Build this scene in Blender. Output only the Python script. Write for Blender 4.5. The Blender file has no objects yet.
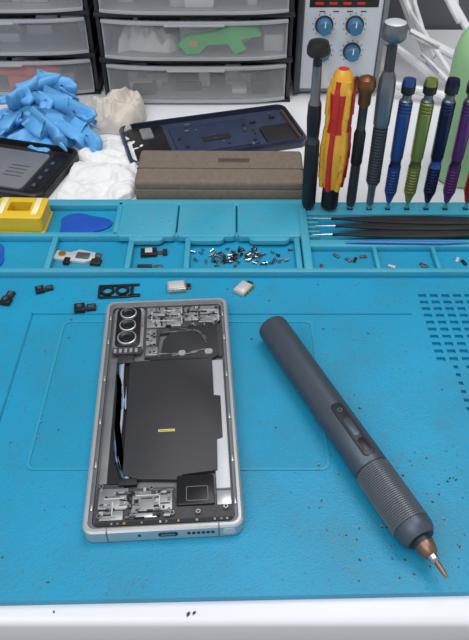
import bpy, bmesh, math, random
from mathutils import Matrix, Vector, noise
random.seed(7)
S=0.01; DZ=0.75   # cm -> m, height of the work surface

def lin(c):
    c=c/255.0
    return c/12.92 if c<=0.04045 else ((c+0.055)/1.055)**2.4
MATS={}
def M(name,rgb,rough=0.5,metal=0.0,var=0.12,scale=60,bump=0.0,bscale=400,alpha=1.0,trans=0.0,coat=0.0,spec=0.5,grime=None):
    if name in MATS: return MATS[name]
    m=bpy.data.materials.new(name); m.use_nodes=True
    nt=m.node_tree; b=nt.nodes['Principled BSDF']
    tc=nt.nodes.new('ShaderNodeTexCoord')
    n=nt.nodes.new('ShaderNodeTexNoise'); n.inputs['Scale'].default_value=scale; n.inputs['Detail'].default_value=5
    nt.links.new(tc.outputs['Object'],n.inputs['Vector'])
    r=nt.nodes.new('ShaderNodeValToRGB')
    c=[lin(v) for v in rgb]
    r.color_ramp.elements[0].position=0.3; r.color_ramp.elements[1].position=0.7
    r.color_ramp.elements[0].color=[max(0,v*(1-var)) for v in c]+[1]
    r.color_ramp.elements[1].color=[min(1,v*(1+var)) for v in c]+[1]
    nt.links.new(n.outputs['Fac'],r.inputs['Fac'])
    out=r.outputs['Color']
    if grime:
        g1=nt.nodes.new('ShaderNodeTexNoise'); g1.inputs['Scale'].default_value=22; g1.inputs['Detail'].default_value=10; g1.inputs['Roughness'].default_value=.8
        nt.links.new(tc.outputs['Object'],g1.inputs['Vector'])
        rr=nt.nodes.new('ShaderNodeValToRGB'); rr.color_ramp.elements[0].position=.47; rr.color_ramp.elements[1].position=.70
        rr.color_ramp.elements[0].color=(0,0,0,1); rr.color_ramp.elements[1].color=(.7,.7,.7,1)
        nt.links.new(g1.outputs['Fac'],rr.inputs['Fac'])
        mx=nt.nodes.new('ShaderNodeMixRGB'); mx.inputs['Color2'].default_value=[lin(v) for v in grime]+[1]
        nt.links.new(rr.outputs['Color'],mx.inputs['Fac']); nt.links.new(out,mx.inputs['Color1']); out=mx.outputs['Color']
        g2=nt.nodes.new('ShaderNodeTexNoise'); g2.inputs['Scale'].default_value=420; g2.inputs['Detail'].default_value=2
        nt.links.new(tc.outputs['Object'],g2.inputs['Vector'])
        r2=nt.nodes.new('ShaderNodeValToRGB'); r2.color_ramp.elements[0].position=.66; r2.color_ramp.elements[1].position=.74
        r2.color_ramp.elements[0].color=(0,0,0,1); r2.color_ramp.elements[1].color=(.5,.5,.5,1)
        nt.links.new(g2.outputs['Fac'],r2.inputs['Fac'])
        m2=nt.nodes.new('ShaderNodeMixRGB'); m2.inputs['Color2'].default_value=(lin(70),lin(90),lin(98),1)
        nt.links.new(r2.outputs['Color'],m2.inputs['Fac']); nt.links.new(out,m2.inputs['Color1']); out=m2.outputs['Color']
    nt.links.new(out,b.inputs['Base Color'])
    b.inputs['Roughness'].default_value=rough; b.inputs['Metallic'].default_value=metal
    b.inputs['Alpha'].default_value=alpha; b.inputs['Transmission Weight'].default_value=trans
    b.inputs['Coat Weight'].default_value=coat; b.inputs['Specular IOR Level'].default_value=spec
    if bump>0:
        n2=nt.nodes.new('ShaderNodeTexNoise'); n2.inputs['Scale'].default_value=bscale; n2.inputs['Detail'].default_value=3
        nt.links.new(tc.outputs['Object'],n2.inputs['Vector'])
        bp=nt.nodes.new('ShaderNodeBump'); bp.inputs['Strength'].default_value=bump; bp.inputs['Distance'].default_value=0.001
        nt.links.new(n2.outputs['Fac'],bp.inputs['Height']); nt.links.new(bp.outputs['Normal'],b.inputs['Normal'])
    MATS[name]=m; return m

def T(x,y,z=0): return Matrix.Translation((x,y,z))
def R(a,ax='Z'): return Matrix.Rotation(math.radians(a),4,ax)
I4=Matrix.Identity(4)

class MB:
    def __init__(s): s.v=[];s.f=[];s.fm=[];s.mats=[]
    def mi(s,m):
        if m not in s.mats: s.mats.append(m)
        return s.mats.index(m)
    def add(s,vs,fs,mat,X=I4):
        o=len(s.v); s.v+=[X@Vector(v) for v in vs]
        k=s.mi(mat)
        for f in fs: s.f.append([i+o for i in f]); s.fm.append(k)
    def addbm(s,bm,mat,X=I4):
        bm.verts.ensure_lookup_table(); bm.verts.index_update()
        s.add([v.co.copy() for v in bm.verts],[[v.index for v in f.verts] for f in bm.faces],mat,X); bm.free()
    def box(s,x0,x1,y0,y1,z0,z1,mat,X=I4,bev=0.0,seg=2):
        bm=bmesh.new(); bmesh.ops.create_cube(bm,size=1)
        for v in bm.verts: v.co=Vector((x0+(v.co.x+.5)*(x1-x0),y0+(v.co.y+.5)*(y1-y0),z0+(v.co.z+.5)*(z1-z0)))
        if bev>0: bmesh.ops.bevel(bm,geom=bm.edges[:],offset=bev,segments=seg,profile=.5,affect='EDGES')
        s.addbm(bm,mat,X)
    def prism(s,pts,z0,z1,mat,X=I4,bev=0.0,seg=2):
        bm=bmesh.new(); vs=[bm.verts.new((p[0],p[1],z0)) for p in pts]
        a=sum(pts[i][0]*pts[(i+1)%len(pts)][1]-pts[(i+1)%len(pts)][0]*pts[i][1] for i in range(len(pts)))
        if a<0: vs=vs[::-1]
        f=bm.faces.new(vs[::-1]); r=bmesh.ops.extrude_face_region(bm,geom=[f])
        tv=[g for g in r['geom'] if isinstance(g,bmesh.types.BMVert)]
        for v in tv: v.co.z=z1
        bm.normal_update()
        if bev>0:
            es=[e for e in bm.edges if all(abs(v.co.z-z1)<1e-6 for v in e.verts)]
            bmesh.ops.bevel(bm,geom=es,offset=bev,segments=seg,profile=.5,affect='EDGES')
        bmesh.ops.recalc_face_normals(bm,faces=bm.faces[:])
        s.addbm(bm,mat,X)
    def ring(s,outer,inner,z0,z1,mat,X=I4,c=0.0):
        n=len(outer); vs=[];fs=[]
        loops=[(outer,z0)]
        if c>0:
            loops.append((outer,z1-c))
            mid2=[(p[0]*.6+q[0]*.4,p[1]*.6+q[1]*.4) for p,q in zip(outer,inner)]
            loops.append((mid2,z1))
        else: loops.append((outer,z1))
        loops.append((inner,z1)); loops.append((inner,z0))
        for l,z in loops: vs+=[(p[0],p[1],z) for p in l]
        L=len(loops)
        for k in range(L):
            k2=(k+1)%L
            for i in range(n):
                j=(i+1)%n; fs.append([k*n+i,k*n+j,k2*n+j,k2*n+i])
        s.add(vs,fs,mat,X)
    def lathe(s,prof,X=I4,seg=24):
        for i in range(len(prof)-1):
            r0,h0,m=prof[i]; r1,h1,_=prof[i+1]
            vs=[];fs=[]
            for r,h in((r0,h0),(r1,h1)):
                for k in range(seg):
                    a=2*math.pi*k/seg; vs.append((r*math.cos(a),r*math.sin(a),h))
            for k in range(seg):
                j=(k+1)%seg; fs.append([k,j,seg+j,seg+k])
            s.add(vs,fs,m,X)
    def cyl(s,x,y,z0,z1,r,mat,X=I4,seg=20,bev=0):
        p=[(0,z0,mat),(r,z0,mat),(r,z1-bev,mat)]
        if bev: p.append((r-bev,z1,mat))
        p.append((0,z1,mat)); s.lathe(p,X@T(x,y,0),seg)
    def tube(s,path,rad,mat,X=I4,seg=10,flat=1.0,cap=True):
        P=[Vector(p) for p in path]; n=len(P)
        if not isinstance(rad,(list,tuple)): rad=[rad]*n
        vs=[];fs=[]; up=Vector((0,0,1)); prev=None
        for i in range(n):
            d=(P[min(i+1,n-1)]-P[max(i-1,0)]).normalized()
            if prev is None:
                a=up if abs(d.z)<.9 else Vector((1,0,0))
                sx=d.cross(a).normalized()
            else: sx=(prev-d*prev.dot(d)).normalized()
            prev=sx; sy=sx.cross(d)
            for k in range(seg):
                a=2*math.pi*k/seg
                vs.append(P[i]+sx*math.cos(a)*rad[i]+sy*math.sin(a)*rad[i]*flat)
        for i in range(n-1):
            for k in range(seg):
                j=(k+1)%seg; fs.append([i*seg+k,i*seg+j,(i+1)*seg+j,(i+1)*seg+k])
        if cap: fs.append(list(range(seg))[::-1]); fs.append([(n-1)*seg+k for k in range(seg)])
        s.add(vs,fs,mat,X)
    def obj(s,name,parent=None,ang=35,fix=True):
        me=bpy.data.meshes.new(name)
        W=[Vector((v.x*S,v.y*S,DZ+v.z*S)) for v in s.v]
        c=Vector(((min(v.x for v in W)+max(v.x for v in W))/2,(min(v.y for v in W)+max(v.y for v in W))/2,min(v.z for v in W)))
        me.from_pydata([v-c for v in W],[],s.f)
        for m in s.mats: me.materials.append(m)
        for p,k in zip(me.polygons,s.fm): p.material_index=k; p.use_smooth=True
        me.update()
        if fix:
            bm=bmesh.new(); bm.from_mesh(me); bmesh.ops.remove_doubles(bm,verts=bm.verts[:],dist=1e-7)
            bmesh.ops.recalc_face_normals(bm,faces=bm.faces[:]); bm.to_mesh(me); bm.free()
        for p in me.polygons: p.use_smooth=True
        try: me.set_sharp_from_angle(angle=math.radians(ang))
        except Exception: pass
        o=bpy.data.objects.new(name,me); bpy.context.scene.collection.objects.link(o)
        o.location=c
        if parent:
            o.parent=parent; o.matrix_parent_inverse=parent.matrix_world.inverted()
        return o
def empty(name,x,y,z):
    e=bpy.data.objects.new(name,None); e.empty_display_size=.02
    e.location=(x*S,y*S,DZ+z*S); bpy.context.scene.collection.objects.link(e)
    bpy.context.view_layer.update(); return e
def rrect(x0,x1,y0,y1,r,n=6):
    pts=[]
    for cx,cy,a0 in((x1-r,y1-r,0),(x0+r,y1-r,90),(x0+r,y0+r,180),(x1-r,y0+r,270)):
        for k in range(n+1):
            a=math.radians(a0+90*k/n); pts.append((cx+r*math.cos(a),cy+r*math.sin(a)))
    return pts
def smooth_path(pts,sub=8):
    P=[Vector(p) for p in pts]; out=[]
    for i in range(len(P)-1):
        p0=P[max(i-1,0)];p1=P[i];p2=P[i+1];p3=P[min(i+2,len(P)-1)]
        for k in range(sub):
            t=k/sub
            out.append(.5*((2*p1)+(p2-p0)*t+(2*p0-5*p1+4*p2-p3)*t*t+(3*p1-3*p2+p0-p3)*t**3))
    out.append(P[-1]); return out

# ---------------- materials
silic=M('silicone_blue',(20,146,186),.45,var=.09,scale=14,bump=.25,bscale=900,grime=(50,130,154))
silic2=M('silicone_blue_tray',(58,160,188),.42,var=.08,scale=20,bump=.15,bscale=900,grime=(96,156,172))
silic_d=M('silicone_line',(14,122,158),.5)
white=M('white_laminate',(228,228,232),.35,var=.02,scale=8)
wallm=M('wall_grey_paint',(92,94,100),.8,var=.06,scale=5)
floorm=M('floor_grey',(120,116,112),.6,var=.1,scale=4)
black=M('black_plastic',(22,22,24),.38,var=.15)
blackm=M('black_matte',(30,30,33),.6,var=.15,bump=.1)
graph=M('graphite_sheet',(46,46,50),.5,var=.12,scale=30,bump=.12,bscale=120)
silver=M('silver_frame',(196,198,200),.33,metal=.6,var=.06)
silv2=M('silver_plain',(208,209,211),.4,metal=.3,var=.05)
steel=M('steel',(180,181,183),.25,metal=1,var=.1)
shield=M('emi_shield',(150,150,153),.38,metal=.45,var=.22,scale=200)
magf=M('magnesium_midframe',(116,118,122),.5,metal=.35,var=.12,scale=80)
pcb=M('pcb_dark',(60,60,64),.5,var=.3,scale=250)
gold=M('gold_contact',(205,165,80),.3,metal=.8)
yel=M('yellow_label',(220,204,110),.5)
gun=M('gunmetal_anodised',(74,84,95),.4,metal=.4,var=.06,scale=30,bump=.05,bscale=1500)
gunk=M('gunmetal_knurl',(112,118,124),.36,metal=.55,var=.05)
gund=M('gunmetal_dark',(48,54,62),.42,metal=.4,var=.08)
copper=M('copper',(132,102,86),.35,metal=.7)
dk_steel=M('lens_dark_ring',(50,52,58),.3,metal=.5)

def room():
    b=MB(); b.box(-150,150,80,84,-75,175,wallm); b.obj('wall_back')
    b=MB(); b.box(-150,150,-120,84,-79,-75,floorm); b.obj('floor')
    d=MB()
    d.box(-75,75,12.9,79.5,-3.2,-.4,white,bev=.35,seg=4)
    for x in(-70,66):
        for y in(17,71): d.box(x,x+4,y,y+4,-75,-3.2,white,bev=.3)
    d.box(-66,66,72,73.5,-14,-3.2,white)
    d.obj('workbench')
room()

def recti(b,xs,ys,h,zb,mat,warp=None):
    H=[[h((xs[i]+xs[i+1])/2,(ys[j]+ys[j+1])/2) for j in range(len(ys)-1)] for i in range(len(xs)-1)]
    vs=[];fs=[]
    def q(a):
        o=len(vs); vs.extend([warp(p) if warp else p for p in a]); fs.append([o,o+1,o+2,o+3])
    nx,ny=len(xs)-1,len(ys)-1
    g=lambda i,j: H[i][j] if 0<=i<nx and 0<=j<ny else zb
    for i in range(nx):
        for j in range(ny):
            x0,x1,y0,y1=xs[i],xs[i+1],ys[j],ys[j+1]; z=H[i][j]
            q([(x0,y0,z),(x1,y0,z),(x1,y1,z),(x0,y1,z)])
    for i in range(nx+1):
        for j in range(ny):
            a,c=g(i-1,j),g(i,j)
            if abs(a-c)>1e-6:
                x=xs[i];y0,y1=ys[j],ys[j+1]
                q([(x,y0,c),(x,y1,c),(x,y1,a),(x,y0,a)])
    for i in range(nx):
        for j in range(ny+1):
            a,c=g(i,j-1),g(i,j)
            if abs(a-c)>1e-6:
                y=ys[j];x0,x1=xs[i],xs[i+1]; q([(x0,y,c),(x1,y,c),(x1,y,a),(x0,y,a)])
    q([(xs[0],ys[0],zb),(xs[0],ys[-1],zb),(xs[-1],ys[-1],zb),(xs[-1],ys[0],zb)])
    b.add(vs,fs,mat)
TOOLX=[5.4,6.9,8.45,9.85,11.2,12.6,14.0,15.4,16.9,18.4,19.9]
TY=42.95
def mat():
    b=MB()
    slots=[]
    for i in range(14):
        for j in range(18):
            y=23.0+.62*j; x=11.75+.74*i
            if j>=8: slots.append((x,x+.5,y,y+.3))
            elif i>0: slots.append((x+.1,x+.36,y,y+.26))
    xs=sorted(set([-22.5,22.5]+[round(v,3) for s in slots for v in s[:2]]))
    ys=sorted(set([13.9,44.3]+[round(v,3) for s in slots for v in s[2:]]))
    def h(x,y):
        for s in slots:
            if s[0]<x<s[1] and s[2]<y<s[3]: return -.2
        return 0
    recti(b,xs,ys,h,-.4,silic,warp=lambda p:(p[0],p[1]+(.022*p[0] if p[1]<14 else 0),p[2]))
    W=lambda x0,x1,y0,y1,z,m=silic2,bv=.1:b.box(x0,x1,y0,y1,-.02,z,m,bev=bv)
    W(-22.4,22.4,35.5,35.95,.5)
    W(-22.4,5.1,39.4,39.9,.5)
    W(-22.4,5.1,43.2,44.0,.5)
    for x in(-22.4,-12.6,-7.3,-3.4,4.1): W(x,x+.4,35.7,39.6,.48)
    for x in(-22.4,-8.55,4.7): W(x,x+.4,39.6,43.6,.5)
    W(4.6,5.2,35.7,43.6,.55); W(22,22.4,35.7,43.6,.55)
    W(5,22.2,38.3,39.1,.45)
    for x in(9.4,13.4,17.6): W(x,x+.3,35.8,38.5,.4)
    for k in range(5): W(5.15,6.0,39.5+.55*k,39.68+.55*k,.4,silic2,.05)
    for x0,x1 in((-8.15,-4.1),(-4.0,.1),(.2,4.65)):
        b.prism(rrect(x0,x1,39.2,43.3,.35),.2,.62,silic2,bev=.1)
        b.prism(rrect(x0+.8,x1-.8,38.8,40.1,.45),.2,.55,silic2,bev=.08)
    hx=[]
    for x in TOOLX: hx+=[x-.2,x+.2]
    recti(b,[5.0]+hx+[22.4],[42.2,TY-.2,TY+.2,43.7],lambda x,y: -.2 if (abs(y-TY)<.2 and any(abs(x-t)<.2 for t in TOOLX)) else .35,0,silic2)
    for x0,x1,y0,y1 in((-12.6,11.0,31.9,31.98),(-12.6,-12.5,19,31.98)):
        b.box(x0,x1,y0,y1,-.01,.04,silic_d)
    b.obj('silicone_repair_mat')
mat()
sheet=M('clear_sheet',(60,175,205),.2,alpha=.08,var=.02,spec=.3)
sheetE=M('clear_sheet_edge',(50,158,188),.3,alpha=.9,var=.02)
b=MB(); o=rrect(-10.5,4.8,20.4,31.3,.4); i_=rrect(-10.36,4.66,20.54,31.16,.36)
b.prism(o,.004,.05,sheet); b.ring(o,i_,.004,.056,sheetE); b.obj('clear_plastic_sheet')

# ---------------- opened phone
def phone():
    cx,cy=-3.7,24.45; root=empty('disassembled_smartphone',cx,cy,.06)
    X=T(cx,cy,.06)@R(3.4)
    b=MB()
    o=rrect(-3.68,3.68,-7.85,7.95,.5); i=rrect(-3.46,3.46,-7.63,7.73,.36)
    b.ring(o,i,0,.8,silver,X,c=.08); b.prism(rrect(-3.6,3.6,-7.75,7.85,.4),0,.12,black,X)
    b.ring(i,rrect(-3.3,3.3,-7.45,7.55,.3),.1,.6,magf,X)
    for sx in(-3.38,3.36):
        for yy in(-6.6,-4.2,-1.5,1.5,4.4,6.4): b.box(sx-.05,sx+.05,yy,yy+.35,.6,.68,silver,X,bev=.02)
    b.prism(rrect(-.45,.45,-.14,.14,.13),0,.03,black,X@T(.2,-7.85,.4)@R(90,'X'))
    b.prism(rrect(-.33,.33,-.05,.05,.045),0,.04,steel,X@T(.2,-7.85,.4)@R(90,'X'))
    for k in range(6): b.prism(rrect(-.08,.08,-.09,.09,.07),0,.02,black,X@T(1.15+k*.22,-7.85,.4)@R(90,'X'))
    b.prism(rrect(-.3,.3,-.22,.22,.2),0,.02,silv2,X@T(3.0,-7.85,.4)@R(90,'X'))
    b.cyl(0,0,0,.02,.08,black,X@T(-1.1,-7.85,.4)@R(90,'X'))
    for x in(-2.6,2.5): b.box(x,x+.06,-7.86,-7.6,.0,.803,magf,X)
    b.obj('metal_frame',root)
    b=MB()
    b.box(-3.3,3.3,-7.45,7.55,.1,.3,magf,X)
    b.box(2.5,3.2,-5.6,2.9,.3,.5,M('battery_silver',(190,192,196),.45,metal=.2,var=.04),X,bev=.04)
    b.box(-3.2,-2.8,-5,3.2,.3,.42,magf,X,bev=.03)
    b.box(-2.78,-2.05,-5,3.1,.3,.36,black,X)
    pts=[(-2.05,3.0),(-.95,3.0),(-.95,3.25),(-.35,3.3),(-.2,4.6),(.15,5.1),(.15,5.6),(1.6,5.7),(2.95,6.1),(3.0,3.3),(2.6,3.0),(2.6,.25),(2.95,.2),(2.95,-2.6),(2.65,-2.7),(2.6,-4.6),(.9,-4.75),(.7,-5.05),(-1.3,-4.9),(-2.05,-4.6)]
    b.prism(pts,.3,.56,graph,X,bev=.03)
    b.box(-.35,.5,-2.1,-1.95,.56,.575,yel,X)
    b.box(-.3,.45,-2.04,-2.01,.576,.578,blackm,X)
    b.prism([(-.95,3.05),(2.4,3.05),(2.4,2.98),(-.95,2.98)],.56,.565,black,X)
    b.obj('battery_and_graphite_cover',root)
    b=MB(); fw=M('flex_white',(175,186,198),.35,metal=.3); fb=M('flex_blue',(80,118,168),.4)
    path=[(-2.5,3.2),(-2.5,1.5),(-2.42,.4),(-2.25,-.3),(-2.4,-1.2),(-2.42,-2.4),(-2.35,-3.6),(-2.0,-4.6),(-1.75,-5.1)]
    pp=[Vector((p[0],p[1],0)) for p in path]; pp=smooth_path(pp,5)
    def ribbon(off,w,z0,z1,m):
        L=[(p.x+off-w/2,p.y) for p in pp]; Rr=[(p.x+off+w/2,p.y) for p in pp]
        b.prism(L+Rr[::-1],z0,z1,m,X)
    ribbon(0,.4,.4,.48,blackm); ribbon(.04,.22,.48,.5,fw); ribbon(-.07,.07,.5,.515,fb)
    b.box(-2.75,-1.85,2.9,3.5,.4,.6,graph,X,bev=.05)
    b.box(-2.2,-1.3,-5.25,-4.85,.4,.62,blackm,X,bev=.05)
    b.obj('flex_cable',root)
    b=MB(); glass=M('lens_glass',(12,14,20),.06,coat=1)
    b.prism(rrect(-3.15,-1.35,3.75,7.45,.25),.3,.58,shield,X,bev=.04)
    b.prism(rrect(-3.0,-1.55,4.15,7.4,.3),.5,.68,black,X,bev=.04)
    for y,r in((6.85,.44),(5.8,.44),(4.75,.5)):
        XX=X@T(-2.3,y,0)
        b.lathe([(0,.6,silver),(r+.05,.6,silver),(r+.05,.8,silver),(r+.01,.82,silver),(r-.01,.82,black),(r-.08,.8,black),(r*.55,.74,dk_steel),(r*.5,.76,glass),(0,.77,glass)],XX,28)
    b.cyl(-1.55,7.2,.5,.66,.14,silver,X); b.cyl(-1.6,5.9,.5,.64,.16,gold,X)
    b.prism(rrect(-3.1,-1.4,3.55,4.1,.1),.5,.62,pcb,X)
    for k in range(5): b.box(-3.0+.3*k,-2.85+.3*k,3.65,3.95,.62,.66,silver,X)
    b.obj('rear_camera_module',root)
    b=MB(); rnd=random.Random(3)
    b.prism([(-1.25,7.5),(3.2,7.5),(3.2,3.2),(2.95,3.2),(2.9,5.4),(-.4,5.2),(-.6,3.3),(-1.25,3.3)],.3,.5,pcb,X)
    tiles=[(-1.2,-.1,6.7,7.45),(0,.95,6.75,7.45),(1.05,1.9,6.2,7.4),(2.0,3.15,6.75,7.45),(-1.2,-.35,5.7,6.55),(-.25,.85,5.75,6.6),(2.0,3.15,6.15,6.65),(-1.2,-.6,4.2,5.55),(-1.2,-.5,3.4,4.1)]
    for t in tiles: b.box(t[0],t[1],t[2],t[3],.48,.58,shield,X,bev=.03)
    cm=[blackm,shield,pcb,magf,black,silver,shield]
    for k in range(110):
        x=rnd.uniform(-1.2,3.05); y=rnd.uniform(5.65,7.3)
        w,h=rnd.choice([(.1,.16),(.18,.1),(.3,.12),(.12,.3),(.2,.2),(.07,.12),(.45,.05),(.05,.4)])
        b.box(x,min(3.2,x+w),y,min(7.45,y+h),.56,.6+rnd.random()*.03,rnd.choice(cm),X)
    for k in range(20):
        x=rnd.uniform(-1.2,-.75); y=rnd.uniform(3.4,5.5); b.box(x,x+.14,y,y+.1,.56,.61,rnd.choice(cm),X)
    for x,y in((-1.0,6.65),(1.0,7.3),(3.0,7.2),(2.95,5.9),(-.9,4.1),(.95,6.65)):
        b.cyl(x,y,.5,.66,.12,steel,X,14); b.cyl(x,y,.66,.665,.06,black,X,8)
    b.tube(smooth_path([(.1,5.3,.6),(.5,5.2,.6),(1.2,5.25,.6),(1.9,5.2,.6),(2.3,4.7,.6),(2.35,4.2,.6)],6),.022,magf,X,6)
    b.tube(smooth_path([(-.6,3.5,.6),(.2,3.45,.6),(.9,3.42,.6),(1.6,3.45,.6),(2.2,3.7,.6)],6),.03,shield,X,6)
    b.prism(rrect(.7,1.1,3.25,3.65,.15),.56,.64,silver,X); b.prism(rrect(2.2,2.65,3.3,3.7,.15),.56,.64,silver,X)
    for (x0,y0,x1,y1) in((-.9,6.2,.4,6.2),(1.95,6.0,3.1,6.0),(0.9,5.9,0.9,7.4),(-.2,7.1,.9,7.1),(2.2,7.0,3.0,7.0),(-.9,6.2,-.9,7.0),(3.1,6.0,3.1,6.9)):
        b.box(min(x0,x1)-.025,max(x0,x1)+.025,min(y0,y1)-.025,max(y0,y1)+.025,.58,.635,silv2,X)
    b.obj('motherboard',root)
    b=MB()
    b.prism([(-3.2,-5.15),(-2.0,-5.15),(-1.9,-5.4),(.5,-5.4),(.55,-6.5),(3.2,-6.5),(3.2,-7.4),(-3.2,-7.4)],.3,.5,pcb,X)
    b.box(-3.1,-1.7,-6.5,-5.4,.5,.6,shield,X,bev=.04); b.box(-1.5,.4,-6.7,-5.6,.5,.62,shield,X,bev=.04)
    b.box(-3.0,-1.9,-7.1,-6.6,.5,.58,shield,X,bev=.03)
    b.box(-1.6,-.3,-7.05,-6.8,.5,.6,silver,X,bev=.03)
    for k in range(80):
        x=rnd.uniform(-3.1,.2); y=rnd.uniform(-7.1,-5.5)
        w,h=rnd.choice([(.1,.16),(.18,.1),(.3,.1),(.12,.2),(.2,.2),(.5,.05)])
        b.box(x,x+w,y,y+h,.58,.63+rnd.random()*.03,rnd.choice(cm),X)
    for (x0,y0,x1,y1) in((-2.8,-6.0,-1.9,-6.0),(-1.3,-5.9,-.2,-5.9),(-.2,-6.5,-.2,-5.9),(-2.4,-6.9,-2.4,-6.2)):
        b.box(min(x0,x1)-.025,max(x0,x1)+.025,min(y0,y1)-.025,max(y0,y1)+.025,.6,.665,silv2,X)
    b.prism(rrect(.6,2.4,-6.5,-4.85,.12),.3,.62,black,X,bev=.04); b.ring(rrect(1.05,2.1,-6.3,-5.5,.08),rrect(1.08,2.07,-6.27,-5.53,.05),.62,.63,magf,X)
    b.box(2.5,3.2,-6.5,-5.7,.3,.5,silver,X,bev=.04)
    b.box(-3.2,3.2,-7.4,-7.2,.5,.58,blackm,X)
    for k in range(22):
        x=-3.0+k*.28
        if rnd.random()<.6: b.box(x,x+rnd.uniform(.06,.14),-7.36,-7.25,.58,.61,rnd.choice([shield,gold,silver,magf]),X)
    for x,y in((-3.0,-5.3),(-3.0,-6.9),(-.6,-5.5),(.4,-6.9),(2.9,-6.7),(1.6,-6.9)):
        b.cyl(x,y,.5,.68,.12,steel,X,14); b.cyl(x,y,.68,.685,.06,black,X,8)
    b.obj('charging_port_board',root)
phone()

# ---------------- electric screwdriver
def edriver():
    root=empty('electric_screwdriver',5.5,22,.06)
    a=Vector((2.2,29.85,.96)); e=Vector((9.1,14.3,.96)); d=(e-a).normalized()
    z=d; y=Vector((0,0,1)); x=y.cross(z).normalized()
    X=Matrix(((x.x,y.x,z.x,a.x),(x.y,y.y,z.y,a.y),(x.z,y.z,z.z,a.z),(0,0,0,1)))
    b=MB(); g,gd=gun,gund
    b.lathe([(0,-.02,gd),(.5,-.02,gd),(.52,.03,g),(.78,.03,g),(.88,.12,g),(.9,.3,g),(.9,4.0,g),(.9,8.0,g),(.9,10.95,g),(.87,11.0,gd),(.87,11.06,g),(.9,11.1,g)],X,64)
    b.obj('body',root)
    b=MB(); pr=[(.9,11.1,g)]; h=11.15; K=gunk
    while h<14.25:
        pr+=[(.905,h,K),(.905,h+.05,K),(.865,h+.075,gd),(.865,h+.095,K)]; h+=.11
    pr+=[(.9,14.35,g),(.9,14.6,g),(.84,14.85,g),(.66,15.1,gd),(.6,15.12,gd),(.0,15.12,gd)]
    b.lathe(pr,X,48)
    for k in range(60):
        t=2*math.pi*k/60; P=[(math.cos(t)*.9,math.sin(t)*.9,11.15),(math.cos(t)*.9,math.sin(t)*.9,14.3)]
        b.tube(P,.016,K,X,4,cap=False)
    b.obj('knurled_grip',root)
    b=MB(); b.lathe([(0,15.1,gd),(.46,15.1,gd),(.46,15.35,copper),(.42,15.6,copper),(.34,15.85,copper),(.24,15.95,steel),(.22,16.15,steel),(.13,16.25,copper),(.11,16.8,copper),(.04,17.05,steel),(0,17.05,steel)],X,28); b.obj('chuck_and_bit',root)
    b=MB(); P=X@T(0,0,9.0)@R(-90,'X')
    b.prism(rrect(-.3,.3,-1.75,1.75,.29,8),.82,.905,gd,P,bev=.03)
    b.ring(rrect(-.34,.34,-1.8,1.8,.33,8),rrect(-.29,.29,-1.74,1.74,.28,8),.8,.89,black,P)
    b.prism(rrect(-.2,.2,-.5,.7,.19,8),.9,.93,gun,P,bev=.02); b.prism(rrect(-.2,.2,-1.5,-.65,.19,8),.9,.925,black,P,bev=.02)
    b.cyl(0,1.25,.9,.925,.13,gunk,P); b.cyl(0,1.25,.925,.93,.1,gd,P)
    b.obj('button_panel',root)
edriver()

# ---------------- standing precision screwdrivers
def col(n,rgb,metal=.55,rough=.28): return M(n,rgb,rough,metal=metal,var=.05)
def tool(name,x,prof,lean=-1.2,leany=0,y=TY,seg=24,extra=None,k=1.06):
    b=MB(); X=T(x,y,-.15)@R(lean,'Y')@R(leany,'X')@Matrix.Diagonal((1,1,k,1))
    b.lathe(prof,X,seg)
    if extra: extra(b,X)
    return b.obj(name)
red=M('red_rubber',(190,42,34),.4); yl=M('yellow_plastic',(232,172,56),.3); brz=M('bronze',(130,84,52),.35,metal=.6)
gry=M('grey_tool_metal',(118,122,128),.3,metal=.65); dkg=M('dark_grey_tool',(64,68,72),.35,metal=.4)
st=steel
tool('precision_screwdriver',TOOLX[0],[(0,0,st),(.14,.05,st),(.14,.6,black),(.38,.7,black),(.5,1.0,black),(.52,3.5,black),(.5,5.6,dkg),(.4,5.8,dkg),(.42,6.1,black),(.48,7.2,black),(.44,8.2,gry),(.33,8.5,gry),(.3,10.6,black),(.28,11.1,black),(.6,11.2,black),(.72,11.35,black),(.72,11.7,black),(.6,12.0,black),(0,12.1,black)],lean=-1.0)
def ex_red(b,X):
    for k in range(6):
        a=k*math.pi/3
        P=[(math.cos(a)*r,math.sin(a)*r,h) for r,h in((.62,2.6),(.82,3.9),(.86,5.2),(.76,6.4),(.64,7.2),(.7,8.2),(.74,9.0),(.58,9.8))]
        b.tube(smooth_path(P,5),[.2]*36,red if k%2==0 else yl,X,8)
tool('phillips_screwdriver',TOOLX[1],[(0,0,st),(.17,.05,st),(.17,.6,black),(.5,.65,black),(.62,.8,black),(.62,1.7,black),(.58,2.3,yl),(.64,2.8,yl),(.82,4.0,yl),(.86,5.2,yl),(.76,6.4,red),(.62,7.2,red),(.7,8.2,red),(.76,9.0,yl),(.72,9.5,yl),(.6,10.1,yl),(.35,10.4,red),(0,10.5,red)],extra=ex_red,lean=0)
tool('precision_screwdriver',TOOLX[2],[(0,0,st),(.12,.05,st),(.12,.7,black),(.3,.8,dkg),(.36,1.3,dkg),(.34,4,black),(.4,4.1,black),(.4,6.2,black),(.3,6.5,dkg),(.3,8.0,brz),(.42,8.2,brz),(.42,8.9,brz),(.56,9.1,brz),(.62,9.4,brz),(.55,9.8,brz),(.25,9.95,brz),(0,10,brz)],lean=0)
def knurl(r,h0,h1,m1,m2,p=.22):
    o=[];h=h0
    while h<h1: o+=[(r,h,m1),(r,h+p*.55,m1),(r-.05,h+p*.7,m2),(r-.05,h+p*.9,m2)]; h+=p
    return o
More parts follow.
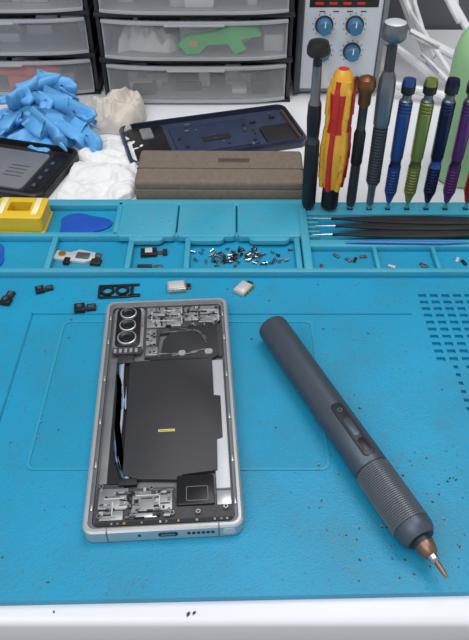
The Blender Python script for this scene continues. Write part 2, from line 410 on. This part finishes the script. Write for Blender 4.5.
tool('magnetic_screwdriver',TOOLX[3],[(0,0,st),(.15,.05,st),(.15,.8,gry),(.26,.9,gry),(.28,2.2,gry),(.44,2.6,dkg)]+knurl(.5,2.7,6.6,dkg,black)+[(.5,6.7,gry),(.54,6.9,gry),(.58,9.0,gry),(.54,9.8,gry),(.34,10.3,dkg),(.32,11.9,gry),(.64,12.1,gry),(.78,12.3,gry),(.78,12.8,gry),(.66,13.1,silv2),(.56,13.15,silv2),(0,13.2,silv2)],lean=-.6)
def std(name,x,c,c2,lean=-.2):
    tool(name,x,[(0,0,st),(.11,.05,st),(.11,1.0,c),(.2,1.1,c),(.3,1.5,c)]+knurl(.44,1.9,3.7,c,c2)+[(.44,3.8,c2),(.38,4.0,c2),(.38,4.3,c),(.44,4.5,c),(.46,7.4,c)]+knurl(.46,7.5,8.2,c,c2)+[(.42,8.4,gry),(.3,8.5,gry),(.3,8.8,black),(.44,8.9,black),(.46,9.4,c),(.4,9.75,c),(0,9.8,c)],lean=lean)
std('precision_screwdriver',TOOLX[4],col('anod_blue',(52,80,138)),col('anod_blue_d',(28,44,86)))
std('precision_screwdriver',TOOLX[5],col('anod_olive',(134,144,74)),col('anod_olive_d',(84,92,50)))
std('precision_screwdriver',TOOLX[6],col('anod_navy',(28,32,60)),col('anod_navy_d',(62,84,156)))
std('precision_screwdriver',TOOLX[7],col('anod_purple',(100,56,110)),col('anod_purple_d',(60,34,68)))
std('precision_screwdriver',TOOLX[8],col('anod_red',(170,38,40)),col('anod_red_d',(96,22,24)))

def case():
    b=MB(); tp=M('taupe_fabric',(118,106,94),.85,var=.12,scale=300,bump=.5,bscale=1400); tpd=M('taupe_fabric_dark',(86,77,70),.9,bump=.4,bscale=1400)
    X=T(-1.1,44.4,-.4)@R(-.6)
    b.box(-6.2,6.2,.05,4.5,0,1.5,tpd,X,bev=.25,seg=3)
    b.box(-6.3,6.3,-.05,4.65,1.3,2.15,tp,X,bev=.3,seg=4)
    b.box(-6.25,6.25,-.12,.08,.1,1.45,tp,X,bev=.08)
    b.box(-6.28,6.28,1.75,1.85,2.1,2.19,tpd,X,bev=.03)
    b.box(-.2,2.2,2.7,3.3,2.1,2.18,tpd,X,bev=.03)
    gl=M('label_grey',(70,62,56),.5)
    for k in range(7): b.box(.1+k*.27,.1+k*.27+.17,2.9,3.1,2.17,2.195,gl,X)
    b.obj('tool_case')
case()

def shells():
    navy=M('navy_glossy',(38,46,66),.25,var=.1,coat=.4); nd=M('navy_matte',(50,58,78),.5,var=.15)
    b=MB(); X=T(-1.9,54.5,-.38)@R(16)
    o=rrect(-7.6,7.6,-3.4,3.4,.9); i=rrect(-7.3,7.3,-3.15,3.15,.7)
    b.ring(o,i,0,.75,navy,X,c=.15); b.prism(i,.05,.3,nd,X)
    b.prism(rrect(-6.9,-3.9,-2.8,2.8,.3),.3,.5,black,X,bev=.05); b.prism(rrect(-3.4,3.6,-2.4,2.2,.3),.3,.45,M('navy_mid',(44,54,80),.4),X,bev=.05)
    b.prism(rrect(4.2,6.8,-2.7,.2,.3),.3,.5,blackm,X,bev=.05)
    b.prism(rrect(6.95,7.25,-2.6,2.6,.1),.3,.55,copper,X); b.prism(rrect(-1,1.4,-1,-.2,.1),.45,.5,blackm,X)
    b.prism(rrect(-5.9,-4.9,.6,2.4,.2),.5,.6,shield,X)
    rr=random.Random(2)
    for k in range(24):
        x=rr.uniform(-6.8,6.4); y=rr.uniform(-2.7,2.5); b.box(x,x+rr.uniform(.1,.6),y,y+rr.uniform(.08,.3),.44,.53,rr.choice([blackm,magf,navy,pcb]),X)
    b.obj('phone_midframe')
    b=MB(); X=T(-20.9,50.0,-.38)@R(-15)
    o=rrect(-7.6,7.6,-3.7,3.7,.9); i=rrect(-7.3,7.3,-3.4,3.4,.7)
    b.ring(o,i,0,.8,black,X,c=.15); b.prism(i,.05,.35,blackm,X)
    b.prism(rrect(-2.6,5.4,-2.7,2.6,.4),.35,.5,M('battery_grey',(128,130,135),.4,metal=.2,var=.05),X,bev=.05)
    b.prism(rrect(5.7,7.0,-2.9,2.9,.2),.35,.5,black,X,bev=.05)
    for k in range(4): b.box(6.0,6.3,-2.2+1.1*k,-1.8+1.1*k,.5,.56,gry,X,bev=.02)
    for k in range(4): b.box(3.0,4.6,-1.2+.5*k,-1.05+.5*k,.5,.505,gry,X)
    b.obj('phone_rear_housing')
shells()

def magn():
    y1=M('yellow_abs',(228,190,44),.4,var=.04); b=MB(); X=T(-15.1,41.4,.0)@R(-2)
    b.ring(rrect(-1.75,1.75,-1.3,1.3,.25),rrect(-.8,.8,-.55,.55,.1),.0,1.6,y1,X,c=.12)
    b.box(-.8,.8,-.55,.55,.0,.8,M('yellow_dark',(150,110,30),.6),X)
    b.box(-1.8,1.8,-1.34,1.34,.0,.35,y1,X,bev=.08)
    b.box(-1.4,-1.0,-1.0,1.0,1.58,1.66,M('cream_label',(240,232,190),.5),X,bev=.02); b.box(1.0,1.4,-1.0,1.0,1.58,1.66,MATS['cream_label'],X,bev=.02)
    b.obj('screwdriver_magnetizer')
magn()

def picks():
    pb=M('pick_blue',(32,84,180),.3,var=.05)
    def pick(x,y,r,s):
        pts=[]
        for k in range(48):
            a=2*math.pi*k/48; rr=s*(1+.16*math.cos(3*a)); pts.append((rr*math.cos(a)*1.35,rr*math.sin(a)))
        b=MB(); b.prism(pts,0,.1,pb,T(x,y,.03)@R(r),bev=.03); b.obj('opening_pick')
    pick(-10.9,41.3,5,1.35); pick(-16.6,37.5,80,1.0)
    def tweez(x,y,r,L,name='tweezers'):
        b=MB(); X=T(x,y,.42)@R(r)
        for sgn in(-1,1):
            N=24; up=[];dn=[]
            for k in range(N+1):
                t=k/N; w=.07+.2*math.sin(min(1,t*1.6)*math.pi/2)*(1 if t<.85 else (1-(t-.85)*2.5)); off=sgn*(.28*math.sin(t*math.pi)**.8+.03)
                up.append((t*L,off+w)); dn.append((t*L,off-w))
            b.prism(up+dn[::-1],0.0 if sgn>0 else .12,.12 if sgn>0 else .24,blackm,X,bev=.02)
        b.tube([(-1.4,0.02,.12),(-.2,.02,.12),(.3,.0,.12)],[.02,.06,.1],steel,X,8)
        b.obj(name)
    tweez(6.9,41.4,-1.5,12.5); tweez(7.1,40.5,0,12.5); tweez(6.8,39.5,1.5,12.5)
    b=MB(); b.tube([(7.6,38.6,.56),(9,38.6,.6),(14,38.5,.6),(16.2,38.55,.56)],[.05,.14,.14,.04],M('spudger_blue',(50,110,190),.35),I4,10,.6); b.obj('plastic_spudger')
picks()

def smalls():
    rnd=random.Random(11)
    b=MB()
    for k in range(95):
        x=rnd.gauss(.5,1.5); y=rnd.gauss(37.5,.6)
        x=max(-2.7,min(3.7,x)); y=max(36.15,min(38.4,y))
        X=T(x,y,.08+rnd.random()*.06)@R(rnd.uniform(0,360))@R(90+rnd.uniform(-15,15),'X')
        m=rnd.choice([st,st,dkg,black,gry])
        b.lathe([(0,0,m),(.11,0,m),(.11,.06,m),(.055,.07,m),(.055,.3,m),(0,.32,m)],X,8)
    b.obj('loose_screws')
    b=MB(); X=T(-7.4,34.0,.02)@R(4)
    circ=lambda cx,r:[(cx+r*math.cos(a*math.pi/10),.1+r*math.sin(a*math.pi/10)) for a in range(20)]
    for cx_ in(-.75,.2): b.ring(circ(cx_,.46),circ(cx_,.3),0,.14,black,X)
    b.box(-1.3,1.3,.52,.68,0,.12,black,X,bev=.03); b.box(-1.35,-1.18,-.55,.66,0,.12,black,X,bev=.03); b.box(.6,1.35,-.55,-.32,0,.12,black,X,bev=.03)
    b.box(.72,.92,-.45,.6,0,.12,black,X,bev=.03); b.box(-1.2,.7,-.6,-.42,0,.1,black,X,bev=.03)
    b.obj('camera_bracket')
    def cammod(x,y,r,two=True,s=1.0):
        b=MB(); X=T(x,y,.01)@R(r)@Matrix.Scale(s,4)
        b.box(-.35,.35,-.35,.35,0,.35,black,X,bev=.05); b.cyl(0,0,.35,.45,.25,blackm,X,20,.03); b.cyl(0,0,.45,.46,.14,gry,X,16)
        if two: b.box(.45,1.05,-.25,.3,0,.22,blackm,X,bev=.04); b.box(.3,.5,-.12,.12,0,.06,copper,X); b.box(.55,.95,-.1,.15,.22,.25,gry,X)
        b.obj('camera_module')
    cammod(-14.4,33.0,80,True,.9); cammod(-12.5,34.1,20,True,.8)
    cammod(-9.65,32.3,10,True,.95)
    def conn(x,y,r,m,name,w=1.3,h=.75):
        b=MB(); X=T(x,y,.01)@R(r)
        b.box(-w/2,w/2,-h/2,h/2,0,.3,m,X,bev=.04); b.box(-w/2+.1,w/2-.1,-h/2+.1,h/2-.1,.3,.34,silv2,X,bev=.02)
        b.box(w/2-.05,w/2+.35,-h/4,h/4,0,.12,copper,X,bev=.02); b.box(w/2+.1,w/2+.3,-h/5,h/5,.12,.18,black,X)
        for k in range(4): b.box(-w/2+.15+k*.28,-w/2+.3+k*.28,-h/2-.06,-h/2+.05,.05,.2,gold,X)
        b.obj(name)
    conn(-3.75,34.4,8,silver,'speaker_module',1.2,.9)
    conn(.55,34.2,55,M('cream_part',(190,184,168),.4),'charging_connector',1.1,.8)
    b=MB(); X=T(-10.9,37.6,.02)@R(-8)
    b.prism([(-1.3,-.5),(.9,-.6),(1.5,-.2),(1.4,.5),(.2,.7),(-.3,.3),(-1.3,.4)],0,.2,silv2,X,bev=.03)
    b.cyl(-.8,0,.2,.3,.25,gold,X); b.box(.2,1.1,-.3,.3,.2,.3,gry,X,bev=.03); b.tube(smooth_path([(-1.3,.2,.1),(-1.5,.5,.1),(-1.6,.2,.1),(-1.5,-.3,.1)],6),.06,copper,X,6)
    b.box(-.5,-.1,-.9,-.3,0,.25,black,X,bev=.03); b.box(1.3,2.0,-.7,-.1,0,.2,blackm,X,bev=.03); b.box(1.4,1.8,.1,.5,0,.2,gry,X,bev=.03)
    b.obj('vibration_motor_assembly')
    b=MB(); X=T(-5.8,38.0,.02)@R(5)
    b.box(-.6,.5,-.4,.4,0,.25,black,X,bev=.04); b.box(-.3,.2,-.2,.3,.25,.32,silv2,X,bev=.03); b.box(.5,1.0,-.15,.2,0,.08,copper,X); b.box(.9,1.2,-.3,.3,0,.15,blackm,X)
    b.obj('front_camera')
    b=MB(); X=T(-5.7,36.6,.02); b.box(-.8,.2,-.12,.12,0,.15,dkg,X,bev=.03); b.box(.3,.9,-.2,.1,0,.12,gry,X,bev=.03); b.obj('sim_tray_pin')
    b=MB()
    for k in range(10):
        X=T(rnd.choice([rnd.uniform(5.8,8.9),rnd.uniform(10.2,12.9),rnd.uniform(14.2,17)]),rnd.uniform(36.4,37.8),.02)@R(rnd.uniform(0,180)); b.box(-.25,.25,-.1,.1,0,.12,rnd.choice([copper,gry,silv2,black]),X,bev=.02)
    b.obj('spare_bits')
    b=MB(); db=[M('crumb_brown',(92,70,52),.7),M('crumb_dark',(60,62,62),.6),M('crumb_grey',(140,136,130),.6)]
    for k in range(250):
        x=rnd.uniform(-12,13); y=rnd.uniform(14.4,35); s_=rnd.uniform(.012,.045)
        if rnd.random()<.45: x=rnd.uniform(4,12); y=rnd.uniform(14.5,22)
        if -8.9<x<.9 and 15.4<y<33.5: continue
        X=T(x,y,.055 if (-10.6<x<4.9 and 20.3<y<31.4) else .0)@R(rnd.uniform(0,180))
        b.prism([(-s_*1.6,-s_*.5),(s_,-s_),(s_*1.7,s_*.3),(-s_*.3,s_)],0.001,s_,rnd.choice(db),X)
    for x,y,s_ in((-2.0,13.3,.07),(-1.75,13.35,.06),(-7.8,13.4,.04)):
        b.prism([(-s_*1.6,-s_*.5),(s_,-s_),(s_*1.7,s_*.3),(-s_*.3,s_)],-.399,-.4+s_,db[1],T(x,y,0)@R(rnd.uniform(0,180)))
    b.obj('plastic_crumbs')
smalls()

# ---------------- crumpled glove and tissues
def crumple(name,cx,cy,w,h,H,seed,mat,rot=0,freq=.35,n=90,z0=-.38,build=True,b=None,octv=3,sharp=2.2,disp=1.4):
    b=b or MB(); vs=[];fs=[]
    for i in range(n+1):
        for j in range(n+1):
            u=i/n*2-1; v=j/n*2-1
            k=max(abs(u),abs(v)); L=math.hypot(u,v) or 1; s_=k/L
            uu=u*(s_*.6+.4); vv=v*(s_*.6+.4)
            x=uu*w/2; y=vv*h/2
            p=Vector((x*freq+seed*7.1,y*freq,seed*1.3))
            d=Vector((noise.noise(p),noise.noise(p+Vector((5,9,2))),0))*disp
            pw=p+d*.6
            rd=0;a=1;f=1
            for q in range(octv):
                t=noise.noise(pw*f*1.3+Vector((q*3.3,0,0))); t=math.sqrt(t*t+.006)
                rd+=a*(1-t*sharp); a*=.4; f*=1.9
            rd=max(0,rd/1.4); e=max(0,1-k**5)
            z=H*(e**.4)*(.35+.65*rd)*(.75+.5*noise.noise(p*.7+Vector((2,2,2))))
            vs.append((x+d.x,y+d.y,z0+.02+max(0,z)))
    for i in range(n):
        for j in range(n): fs.append([i*(n+1)+j,(i+1)*(n+1)+j,(i+1)*(n+1)+j+1,i*(n+1)+j+1])
    b.add(vs,fs,mat,T(cx,cy)@R(rot))
    if build: b.obj(name,ang=180,fix=True)
    return b
nit=M('nitrile_blue',(98,170,226),.45,var=.06,scale=20,bump=.15,bscale=160)
def glove():
    b=crumple('',-17.4,56.3,9.6,7.4,2.1,3,nit,rot=-28,freq=.34,build=False,sharp=2.6,octv=3,disp=.8)
    def finger(P,r,seed,fl=.36):
        P=smooth_path(P,9); n=len(P); rad=[]
        for i,p in enumerate(P):
            t=i/(n-1); q=noise.noise(Vector((p.x*.8+seed,p.y*.8,0)))
            rad.append(r*(1-.25*t)*(1+.2*q)*(1 if t<.86 else math.sqrt(max(.03,1-((t-.86)/.14)**2))))
        o=len(b.v); b.tube(P,rad,nit,I4,24,fl)
        for k in range(o,len(b.v)):
            v=b.v[k]; q=noise.noise(Vector((v.x*1.5,v.y*1.5,v.z*1.5+seed)))
            w=math.sqrt(noise.noise(v*.9+Vector((seed,0,0)))**2+.003)
            b.v[k]=Vector((v.x+q*.12,v.y+q*.12,max(-.37,v.z+w*.6-.12)))
    finger([(-16.8,56.0,1.1),(-14.9,54.8,1.0),(-13.0,53.4,.7),(-11.6,52.2,.25),(-11.0,50.9,.05)],1.25,1)
    finger([(-17.2,55.4,1.0),(-15.7,53.8,.9),(-14.4,52.4,.8),(-13.6,50.9,.65)],1.15,2)
    finger([(-16.6,57.0,1.3),(-14.4,56.6,1.4),(-12.6,55.6,1.2),(-11.4,54.4,.5)],1.2,5)
    finger([(-18.6,57.2,1.6),(-17.6,58.8,2.1),(-16.2,59.9,2.1),(-14.9,60.0,1.6),(-13.9,59.2,.9)],1.2,6)
    finger([(-19.0,55.4,1.0),(-19.4,54.1,1.0),(-19.6,53.1,.8)],1.1,9)
    P=[(-21.5,54.6,.1),(-22.3,56.4,.8),(-22.0,58.6,1.0),(-20.6,60.0,.8),(-18.8,60.6,.2)]
    b.tube(smooth_path(P,8),.28,nit,I4,10)
    b.obj('nitrile_glove',ang=180)
glove()
tis=M('tissue_white',(232,231,230),.9,var=.03,scale=30,bump=.3,bscale=300); crm=M('cotton_cream',(206,198,186),.95,var=.06,scale=30,bump=.4,bscale=500)
crumple('cotton_glove',-10.7,57.6,6.5,4.8,3.6,9,crm,rot=20,freq=.36,octv=2)
crumple('crumpled_tissue',-10.6,47.6,6.6,6.2,1.0,5,tis,rot=10,freq=.4)
crumple('crumpled_tissue',-9.9,52.4,6.0,4.6,1.2,6,tis,rot=-20,freq=.4)

# ---------------- drawer units
smoke=M('smoked_plastic',(205,207,210),.16,alpha=.2,var=.04,scale=10)
smokeB=M('smoked_plastic_base',(160,162,166),.3,alpha=.9,var=.04,scale=10)
smokeE=M('smoked_plastic_edge',(184,186,190),.2,alpha=.75,var=.03)
frame=M('drawer_frame_black',(38,38,41),.35)
def drawers(x0,x1,yf,tiers,h,contents):
    root=empty('plastic_drawer_unit',(x0+x1)/2,yf+7,-.4); D=14
    b=MB(); z=-.4; t=.35
    ztop=z+tiers*h
    b.box(x0,x0+t,yf+.4,yf+D,z,ztop,frame,bev=.08); b.box(x1-t,x1,yf+.4,yf+D,z,ztop,frame,bev=.08)
    b.box(x0,x1,yf+D-.3,yf+D,z,ztop,frame)
    for k in range(tiers+1):
        zz=z+k*h; b.box(x0-.1,x1+.1,yf+.1,yf+D,max(z,zz-.2),zz+.2,frame,bev=.08)
    b.obj('frame',root)
    for k in range(tiers):
        b=MB(); a=z+k*h+.25; c=z+(k+1)*h-.3; xl,xr=x0+t+.1,x1-t-.1
        N=20; outer=[];inner=[]
        for q in range(N+1):
            u=q/N; x=xl+(xr-xl)*u; bow=.7*(1-(2*u-1)**4)
            outer.append((x,yf+.25-bow)); inner.append((x,yf+.4-bow))
        b.prism(outer+inner[::-1],a,c-.1,smoke,I4)
        b.prism([(p[0],p[1]-.18) for p in outer]+[(p[0],p[1]+.15) for p in inner[::-1]],c-.3,c-.05,smokeE,I4,bev=.04)
        b.prism([(p[0],p[1]-.1) for p in outer]+[(p[0],p[1]+.05) for p in inner[::-1]],a,a+.25,smokeE,I4,bev=.04)
        b.box(xl,xl+.12,yf+.4,yf+D-1,a,c-.3,smokeB); b.box(xr-.12,xr,yf+.4,yf+D-1,a,c-.3,smokeB)
        b.box(xl,xr,yf+.3,yf+D-1,a,a+.12,smokeB); b.box(xl,xr,yf+7.8,yf+8,a,c-.5,smokeB)
        mx=(xl+xr)/2; b.box(mx-2.6,mx+2.6,yf-.95,yf-.35,c-.35,c-.2,smokeE,bev=.06)
        b.obj('drawer_%d'%(k+1),root)
        contents(k,root,xl,xr,yf,a+.13,c)
grn=M('green_plastic',(40,215,90),.4); org=M('orange_plastic',(235,100,45),.45)
def cont1(k,root,xl,xr,yf,a,c):
    r=random.Random(k+20); b=MB()
    if k==1:
        X=T(-1.6,yf+.9,a)
        b.prism([(-3.4,.9),(-2.6,1.7),(-.5,2.0),(1.5,2.6),(3.6,2.4),(4.0,1.7),(2.2,1.4),(2.6,.5),(1.6,0.05),(1.0,1.0),(-.8,.9),(-1.6,.1),(-2.6,.05)],0,.6,grn,X@R(90,'X'),bev=.1)
        b.cyl(0,0,0,.15,.35,yl,X@T(-2,-.6,1.1)@R(90,'X'))
        b.obj('green_clamp_tool',root); b=MB()
        b=crumple('',-8.0,yf+2.4,4.6,3.0,2.8,13,tis,freq=.5,n=36,z0=a,build=False); b.obj('paper_wad',root); b=MB()
        b.box(2.6,4.4,yf+1,yf+4,a,a+1.6,silv2,bev=.2)
        b.box(-5,1.5,yf+3,yf+6,a,a+1.9,tis,bev=.3); b.obj('small_box',root)
    else:
        for q in range(14):
            x=r.uniform(xl+.6,xr-3); y=yf+r.uniform(.6,5); w=r.uniform(.8,2.6)
            b.box(x,x+w,y,y+r.uniform(.5,2),a,a+r.uniform(.4,2.2),r.choice([silv2,blackm,gry,tis,crm,silv2]),bev=.1)
        b.obj('assorted_parts',root)
def cont2(k,root,xl,xr,yf,a,c):
    r=random.Random(k+40); b=MB()
    for q in range(12):
        x=r.uniform(xl+1,xr-3); y=yf+r.uniform(1.6,6); w=r.uniform(.8,2.6)
        b.box(x,x+w,y,y+r.uniform(.5,2),a,a+r.uniform(.4,2.0),r.choice([silv2,silv2,tis,dkg,gry]),bev=.1)
    if k==0:
        b.tube([(xr-9,yf+.7,a+1.9),(xr-6,yf+.6,a+2.0),(xr-3.0,yf+.7,a+1.8)],[.6,.75,.5],org,I4,14)
        b.box(xr-8,xr-4,yf+.4,yf+1.2,a,a+1.5,org,bev=.1)
    b.obj('assorted_parts',root)
drawers(-12.0,5.1,61.4,3,3.95,cont1)
drawers(-31.0,-12.8,63.0,3,3.75,cont2)

def psu():
    root=empty('bench_power_supply',9.5,70,-.4); yf=63.0
    wp=M('psu_panel',(204,208,214),.4,var=.02); wc=M('psu_case',(120,124,130),.5); kb=M('knob_blue',(56,108,146),.35,var=.05)
    b=MB(); x0,x1=5.6,13.3
    b.box(x0,x1,yf,yf+13,-.1,16,wc,bev=.15); b.box(x0+.5,x1-.4,yf-.15,yf+.1,.3,15.8,wp,bev=.1)
    b.box(x0-.1,x0+.4,yf-.3,yf+.2,-.1,16,dkg,bev=.08); b.box(x1-.3,x1+.1,yf-.3,yf+.2,-.1,16,wc,bev=.08)
    for xx in(x0+1,x1-2):
        for yy in(yf+1,yf+10): b.box(xx,xx+1,yy,yy+1,-.4,-.1,black)
    b.box(x0+.9,x1-.8,yf-.2,yf-.1,7.7,12.6,black,bev=.04)
    for k in range(4): b.box(x0+1.4+k*1.2,x0+2.1+k*1.2,yf-.22,yf-.19,7.95,8.15,M('led_red',(220,40,30),.4))
    b.obj('housing',root)
    b=MB()
    for x,z in((7.9,6.2),(10.6,6.2),(7.9,3.85),(10.6,3.85)):
        X=T(x,yf-.15,z)@R(90,'X')
        b.lathe([(.82,0,dkg),(.82,.08,dkg),(.66,.1,kb),(.62,.9,kb),(.54,1.0,kb),(0,1.0,kb)],X,28)
        b.box(-.05,.05,.1,.55,1.0,1.04,white,X)
        for k in range(11):
            a=math.radians(-140+28*k); b.box(-.03,.03,.92,1.05,0,.02,dkg,X@R(math.degrees(a)))
    b.obj('knobs',root)
    b=MB()
    for x,m in((7.6,red),(9.5,M('green_post',(40,140,70),.4)),(11.4,black)):
        X=T(x,yf-.15,1.1)@R(90,'X'); b.lathe([(.4,0,m),(.4,.3,m),(.3,.35,m),(.3,1.0,m),(.15,1.05,gold),(0,1.05,gold)],X,20)
    for k in range(4): b.box(7.4+k*1.2,7.9+k*1.2,yf-.17,yf-.14,7.3,7.4,dkg)
    b.obj('output_terminals',root)
psu()

cab=M('cable_white',(216,217,220),.4)
b=MB()
b.tube(smooth_path([(16.5,78,22),(16.8,73,10),(17.4,69,4),(18.9,65,1.2),(22,61,-.05),(28,58,-.05),(36,59,-.05)],10),.36,cab,I4,10)
b.tube(smooth_path([(19.4,78,22),(19.6,73,11),(20.7,68,6),(23.6,64,2.2),(28,62.5,-.05),(36,63.5,-.05)],10),.36,cab,I4,10)
b.tube(smooth_path([(16.0,78,14),(16.2,72,7),(18.2,66,3.2),(20.7,60,1.2),(23.0,55,-.05),(25,52,-.05)],10),.22,cab,I4,10)
b.obj('white_power_cable')
mint=M('mint_bottle',(160,204,152),.35,var=.04)
b=MB(); b.lathe([(0,0,mint),(2.4,0,mint),(2.6,.2,mint),(2.6,9.5,mint),(2.4,10.6,mint),(1.8,11.6,mint),(1.1,12.1,white),(1.2,12.2,white),(1.2,13.2,white),(.5,13.4,white),(.3,14.2,white),(0,14.3,white)],T(18.3,49.2,-.4),40)
b.obj('solvent_bottle')

# ---------------- lights, world, camera
def area(name,loc,target,size,en,colr):
    l=bpy.data.lights.new(name,'AREA'); l.shape='SQUARE'; l.size=size; l.energy=en; l.color=colr
    o=bpy.data.objects.new(name,l); bpy.context.scene.collection.objects.link(o)
    o.location=(loc[0]*S,loc[1]*S,DZ+loc[2]*S)
    d=(Vector((target[0]*S,target[1]*S,DZ+target[2]*S))-o.location); o.rotation_euler=d.to_track_quat('-Z','Y').to_euler()
area('bench_light',(25,55,110),(0,38,0),.6,5.6,(1,.985,.96))
area('ceiling_light',(-45,-30,130),(0,48,0),1.3,13.5,(.95,.97,1))
w=bpy.data.worlds.new('world'); bpy.context.scene.world=w; w.use_nodes=True
w.node_tree.nodes['Background'].inputs[0].default_value=(.92,.95,1,1); w.node_tree.nodes['Background'].inputs[1].default_value=.5
cd=bpy.data.cameras.new('camera'); c=bpy.data.objects.new('camera',cd); bpy.context.scene.collection.objects.link(c)
cd.sensor_fit='VERTICAL'; cd.sensor_height=24; cd.lens=700/640*24; cd.clip_start=.01
c.location=(0,0,DZ+.295); c.rotation_euler=(math.radians(90-43.2),0,0)
bpy.context.scene.camera=c
bpy.context.scene.view_settings.view_transform='Standard'
